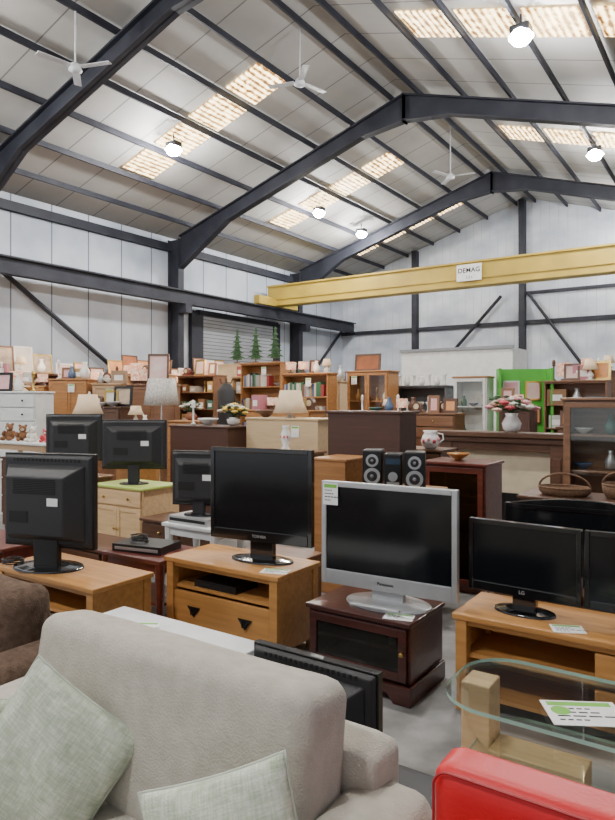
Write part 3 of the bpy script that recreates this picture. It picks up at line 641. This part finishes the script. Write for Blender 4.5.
bear(x-.38,y-.05,1.10,teddyb,.75,20,'brown plush teddy bear slumped on display table'); bear(x-.14,y-.03,1.10,teddyb,.7,50,'smaller brown plush bear on display table'); bear(x+.10,y-.04,1.10,whitef,.65,10,'white plush bear on display table'); bear(x+.33,y-.03,1.10,redf,.55,30,'small red plush bear on display table')
x,y=P(-2.77,8.2); cabinet('cabinet','brown cabinet carrying a table lamp','cabinet',.6,.4,1.15,x,y,midbrown,doors=2); lamp(x,y,1.15,.28,.19,.24,'table lamp with cream drum shade on brown cabinet')
x,y=P(-2.35,8.9); cabinet('cabinet','oak cabinet carrying small lamp','cabinet',.5,.4,1.2,x,y,oak,doors=1,tg=.2); lamp(x,y,1.2,.2,.11,.12,'small lamp with pale shade on oak cabinet'); bric(x+.18,y,1.2,'oak cabinet',0,s=.7)
x,y=P(-2.2,9.8)
t=lamp(x,y,0,1.52,.27,.40,'floor lamp with sparkling beaded crystal shade',chrome,crystal,.75,'floor_lamp')
x,y=P(-1.72,9.6); cabinet('chest_of_drawers','pine chest carrying a leafy plant','chest of drawers',.6,.4,1.3,x,y,pine,drawers=4,drh=.25,tg=.1)
bouquet(x,y,1.30,1.0,'leafy potted plant with tiny white flowers on pine chest',colm('terracotta',(.3,.12,.06)),[whitef],10,.16,.12)
for i,(px_,w,h,m,dr) in enumerate([(-5.40,.50,2.0,beech,2),(-4.76,.66,1.84,oak,2),(-4.04,.66,1.96,pine,2),(-3.38,.50,1.88,beech,1)]):
    x,y=P(px_,11.2); cabinet('wardrobe','%s wardrobe with panelled doors standing in a row'%['pale beech','golden oak','orange pine','narrow beech'][i],'wardrobe',w,.5,h,x,y,m,doors=dr,yaw=34,tg=.1)
    clutter(x,y,h,w-.1,3,'top of wardrobe',34,.95)
x,y=P(-4.6,10.1); cabinet('bureau','pale beech desk unit with drawers','desk',1.1,.45,1.52,x,y,beech,drawers=3,doors=3,yaw=34)
clutter(x,y,1.52,1.0,5,'beech desk unit',34,.9)
x,y=P(-3.1,10.0); cabinet('cabinet','walnut cabinet crowded with ornaments','cabinet',.7,.4,1.5,x,y,walnut,doors=2,yaw=20); clutter(x,y,1.5,.6,4,'walnut cabinet',20,.9)
x,y=P(-2.6,11.0); cabinet('wardrobe','brown wardrobe carrying a framed picture','wardrobe',.8,.45,1.86,x,y,midbrown,doors=2,yaw=34)
picture(x+.1,y,1.86,.36,.52,canv[4],'upright framed print leaning on top of wardrobe',34,fm=walnut); bric(x-.2,y-.14,1.86,'top of brown wardrobe',7)
for j in range(6):
    yy=6.2+j*1.5; hh=[2.1,2.2,2.0,2.2,2.05,2.25][j]
    cabinet('shelving_unit','tall brown shelving unit against the side wall','shelves',1.35,.45,hh,-13.2,yy+.7,[beech,midbrown,pine][j%3],yaw=90,openf=True,shelves=4,group='wall shelving units')
    for k in range(3): picture(-13.28,yy+.22+k*.46,hh,.38+.14*R.random(),.38+.26*R.random(),canv[(j*2+k*3)%6],'framed picture leaning on top of wall shelving',90,[walnut,midbrown,white,brass][(j+k)%4])
    for k in range(2): bric(-13.05,yy+.45+k*.5,hh,'top of wall shelving',[7,5,0,7][(j+k)%4],90,1.1)
    warm(-12.6,yy+.7,hh+.35,16)
    for s in (2,3,4):
        zs=.06+(hh-.085)*s/5+.018
        for k in range(3):
            q=R.random()
            if q<.55: carton(-13.12,yy+.35+k*.36,zs,.20+.12*R.random(),.25,.14+.12*R.random(),R.choice(boxcols),90)
            elif q<.9: bric(-13.1,yy+.35+k*.36,zs,'wall shelving',[0,1,3,6,7][R.randrange(5)],90,.95)
for i,(px_,d_) in enumerate([(-2.15,13.2),(-1.1,13.8),(-3.1,12.9)]):
    x,y=P(px_,d_); h=[2.1,2.1,2.1][i]
    cabinet('shelving_unit','open shelf rack crowded with colourful goods','shelves',1.0,.4,h,x,y,[midbrown,beech,beech][i],openf=True,shelves=5)
    for s in range(2,6):
        zs=.06+(h-.085)*s/6+.018
        for k in range(4):
            if R.random()<.6: carton(x-.35+k*.235,y-.02,zs,.13+.08*R.random(),.24,.12+.12*R.random(),R.choice(boxcols))
            else: bric(x-.35+k*.235,y-.03,zs,'crowded shelf rack',[0,1,6][R.randrange(3)],0,.75)
    clutter(x,y,h,.85,[3,2,4][i],'top of shelf rack',0,.8); warm(x+.3,y-.5,h+.3,14)
tx,ty=P(-1.28,16.1)
cabinet('cupboard','wide pale cupboard under the shutter carrying artificial trees','cupboard',2.0,.6,2.50,tx,ty,beige,doors=4)
for i in range(3):
    t=T('artificial_christmas_tree','slim dark green artificial christmas tree on pale cupboard','christmas tree',tx-.6+.6*i,ty,2.50,0,'small artificial trees')
    G().cyl(0,0,0,.10,.05,.08).cyl(0,0,.05,.015,.15).o('trunk',walnut,t)
    g=G()
    for k in range(6):
        zb=.12+k*.12; rb=.22-.034*k
        for q in range(16):
            a=q*math.pi/8+k*.2; g.cyl(0,0,0,.028,rb,.004,seg=5)
            g.bm.verts.ensure_lookup_table(); vs=g.bm.verts[-10:]
            bmesh.ops.rotate(g.bm,cent=(0,0,0),matrix=Matrix.Rotation(a,3,'Z')@Matrix.Rotation(rad(112),3,'Y'),verts=vs); bmesh.ops.translate(g.bm,vec=(0,0,zb+.12),verts=vs)
        g.cyl(0,0,zb,rb*.6,.16,.02,seg=10)
    g.o('branches',leaf,t)
def bookcase(x,y,w,h,n,m,lab):
    return cabinet('bookcase',lab,'bookcase',w,.32,h,x,y,m,openf=True,shelves=n,tg=.12)
bcols=[(.36,.05,.05),(.06,.10,.25),(.6,.56,.46),(.05,.16,.08),(.03,.03,.035),(.42,.26,.08),(.34,.34,.36),(.65,.62,.6)]
bm_=[colm('book_%d'%i,c,.5) for i,c in enumerate(bcols)]
protos=[]
for i,m in enumerate(bm_):
    w=.026+.007*(i%4); h=.20+.015*(i%5)
    b=T('book','hardback book standing upright in pine bookcase','book',0,0,0,0,'books in pine bookcases')
    G().box(-w/2+.0015,0,0,.003,.15,h).box(w/2-.0015,0,0,.003,.15,h).box(0,-.0735,0,w,.003,h).o('cover',m,b)
    G().box(0,.002,.004,w-.007,.143,h-.008).o('pages',paper,b); protos.append((b,w))
used=set()
def bookrow(x0,x1,y,zs):
    cx=x0
    while cx<x1:
        i=R.randrange(8); b,w=protos[i]
        if i in used: clone(b,(cx+w/2,y,zs))
        else: b.location=(cx+w/2,y,zs); used.add(i)
        cx+=w+.002
xc,yc=P(-.80,12.2); bookcase(xc,yc,.95,2.3,4,pine,'tall pine bookcase packed with books and ornaments')
xb,yb=P(.02,11.2); bookcase(xb,yb,.95,2.06,4,pine,'pine bookcase packed with books')
for s in (2,3,4):
    bookrow(xb-.43,xb+.38,yb-.05,.06+(2.06-.085)*s/5+.018)
    zs=.06+(2.3-.085)*s/5+.018
    bookrow(xc-.43,xc+.18,yc-.05,zs); bric(xc+.34,yc-.02,zs,'tall pine bookcase',[0,3,1][s-2],0,.7)
clutter(xb,yb,2.06,.8,4,'top of pine bookcase',0,.75); warm(xb+.2,yb-.5,2.3,12)
for i,(b,w) in enumerate(protos):
    if i not in used:
        for c in list(b.children): bpy.data.objects.remove(c)
        bpy.data.objects.remove(b)
x,y=P(-1.45,11.6)
t=T('coat_stand','dark wooden coat stand with a long black coat','coat stand',x,y)
G().cyl(0,0,0,.2,.04).cyl(0,0,.04,.02,1.95).o('pole',walnut,t)
G().lathe([(.20,.75),(.22,1.0),(.17,1.4),(.2,1.75),(.1,1.88),(.03,1.9)],20,sy=.6).o('coat',blackm,t,smooth=True)
for i in range(4): G().tube([(0,0,1.92),(.12*math.cos(i*1.57),.12*math.sin(i*1.57),1.9),(.16*math.cos(i*1.57),.16*math.sin(i*1.57),1.98)],.01).o('hook',walnut,t)
x,y=P(.50,12.1); cabinet('cabinet','pale wooden cabinet between bookcases','cabinet',.45,.4,1.95,x,y,beige,doors=1,tg=.1); clutter(x,y,1.95,.4,1,'top of pale cabinet')
x,y=P(1.12,11.2); cabinet('display_cabinet','pine cabinet with glazed upper doors','cabinet',.8,.4,2.1,x,y,pine,doors=2,glassd_=glassc,shelves=3,tg=-.3)
picture(x-.1,y,2.1,.5,.3,canv[3],'brown framed picture on top of pine cabinet')
for s in (2,3):
    zs=.06+(2.1-.085)*s/4+.018
    for k in range(4): bric(x-.28+.18*k,y,zs,'glazed pine cabinet',[0,1,6,0][k],0,.7)
x,y=P(2.0,11.3); cabinet('shelving_unit','grey metal shelves carrying white crockery','shelves',1.0,.4,1.85,x,y,colm('grey_metal',(.12,.125,.135),.4),openf=True,shelves=3)
for i in range(7):
    g=G().lathe([(.03,0),(.05,.03),(.055,.09),(.035,.13),(.045,.16),(.03,.15)] if i%2 else [(.04,0),(.02,.03),(.02,.16),(.05,.19),(.035,.19)],14)
    o=g.o('vase',china,loc=(x-.42+i*.14,y-.03,1.85),smooth=True); tag(o,'white china vase on grey metal shelves','vase','white china on metal shelves')
for s in (2,3):
    zs=.06+(1.85-.085)*s/4+.018
    for i in range(7):
        o=G().lathe([(.05,0),(.02,.02),(.02,.1),(.055,.15),(.045,.17),(.04,.15)],12).o('vase',china,loc=(x-.40+i*.133,y-.05,zs),smooth=True); tag(o,'white china vase inside grey metal shelves','vase','white china on metal shelves')
x,y=P(3.0,13.2)
pt=T('partition_booth','tall solid white partition booth with plain sides','partition',x,y)
G().box(0,.45,0,2.35,1.0,2.62).o('panel',white,pt)
G().box(0,-.06,2.60,2.40,.06,.06).o('top_rail',steelg,pt)
x,y=P(-.1,14.6); 
pt=T('partition_screen','wide brown partition screen behind bookcases','partition',x,y)
G().box(0,0,0,2.2,.08,2.2).o('panel',midbrown,pt)
for sx in(-1,1): G().box(sx*1.0,0,0,.06,.5,.05).o('foot',steelg,pt)
x,y=P(2.68,10.5); cabinet('display_cabinet','small pine edged white display cabinet with glazed door','display cabinet',.55,.35,1.98,x,y,white,doors=1,glassd_=glassc,shelves=3,topm=pine)
for s in (2,3):
    zs=.06+(1.98-.085)*s/4+.018
    for k in range(3): bric(x-.16+.16*k,y,zs,'white display cabinet',[0,1,6][k],0,.6)
# green booth with pictures hung inside
x,y=P(3.42,10.2)
t=T('display_booth','green painted display booth hung with small pictures','display booth',x,y,0,25)
G().box(0,.30,0,.80,.04,2.10).box(-.39,.12,0,.04,.36,2.10).box(.39,.12,0,.04,.36,2.10).o('booth_wall',gframe,t,bev=.004)
for (u,z,w,h,cm,fm) in [(-.18,1.55,.26,.36,canv[1],white),(.16,1.6,.24,.30,canv[4],brass),(.15,1.22,.26,.28,canv[0],walnut),(-.18,1.14,.24,.30,canv[5],white)]:
    p=T('framed_picture','small framed picture hung inside green booth','picture',x+u*math.cos(rad(25))-.255*math.sin(rad(25)),y+u*math.sin(rad(25))+.255*math.cos(rad(25)),z,25); f=.025
    G().box(-w/2+f/2,0,0,f,.03,h).box(w/2-f/2,0,0,f,.03,h).box(0,0,0,w-2*f,.03,f).box(0,0,h-f,w-2*f,.03,f).o('frame',fm,p); G().box(0,0,f,w-2*f,.012,h-2*f).o('canvas',cm,p)
x,y=P(2.98,9.2); cabinet('cabinet','dark low cabinet beside green booth','cabinet',.45,.33,1.5,x,y,dkbrown,doors=1); clutter(x,y,1.5,.4,2,'dark low cabinet',0,.7)
x,y=P(4.15,10); cabinet('shelving_unit','brown open shelves stacked with boxes','shelves',.9,.4,1.9,x,y,midbrown,openf=True,shelves=4)
for s in (3,4):
    zs=.06+(1.9-.085)*s/5+.018
    for k in range(3): bric(x-.28+k*.28,y-.02,zs,'brown open shelves',[4,0,4][k],0,.9)
clutter(x,y,1.9,.8,4,'top of brown open shelves',0,1.0)
x,y=P(5.2,11.2); cabinet('wardrobe','walnut wardrobe behind open shelves','wardrobe',1.0,.5,2.1,x,y,walnut,doors=2); clutter(x,y,2.1,.9,3,'top of walnut wardrobe')
x,y=P(3.9,8.4); cabinet('sideboard','walnut sideboard behind glazed cabinet','sideboard',1.2,.4,1.25,x,y,walnut,doors=3)
clutter(x,y,1.25,1.1,6,'walnut sideboard',0,.9); warm(x,y-.4,1.8,8)
x,y=P(-.35,9.9); cabinet('sideboard','pine sideboard with three drawers','sideboard',1.2,.4,1.45,x,y,pine,drawers=3,drh=.2,doors=2,tg=.2)
clutter(x,y,1.45,1.0,5,'pine sideboard',0,.8)
x,y=P(1.6,9.3); cabinet('sideboard','brown bureau behind the dark cupboard','bureau',1.2,.4,1.42,x,y,midbrown,drawers=3,doors=2)
clutter(x,y,1.42,1.1,6,'brown bureau',0,.75); warm(x,y-.3,2.1,8)
x,y=P(.9,8.6); cabinet('sideboard','mahogany sideboard with ornaments','sideboard',.7,.35,1.44,x,y,mahog2,doors=2)
for k,kk in enumerate((6,1,0)): bric(x-.2+.2*k,y,1.44,'mahogany sideboard',kk,0,.7)
x,y=P(-3.6,5.9); cabinet('sideboard','brown sideboard behind televisions','sideboard',1.0,.4,.85,x,y,midbrown,drawers=2,doors=3)
bric(-2.08,5.38,1.08,'red mahogany cabinet',1,0,.7)

# ---------------- camera, light ----------------
w=bpy.data.worlds.new('w'); bpy.context.scene.world=w; w.use_nodes=True
w.node_tree.nodes['Background'].inputs[0].default_value=(.94,.96,1,1); w.node_tree.nodes['Background'].inputs[1].default_value=.95
cd=bpy.data.cameras.new('camera'); cam=bpy.data.objects.new('camera',cd); COL.objects.link(cam)
cam.location=(0,0,1.6); cam.rotation_euler=(math.pi/2,0,A); cd.sensor_width=36; cd.sensor_fit='AUTO'; cd.lens=650/820*36; cd.shift_y=-10/820; cd.clip_start=.05
bpy.context.scene.camera=cam
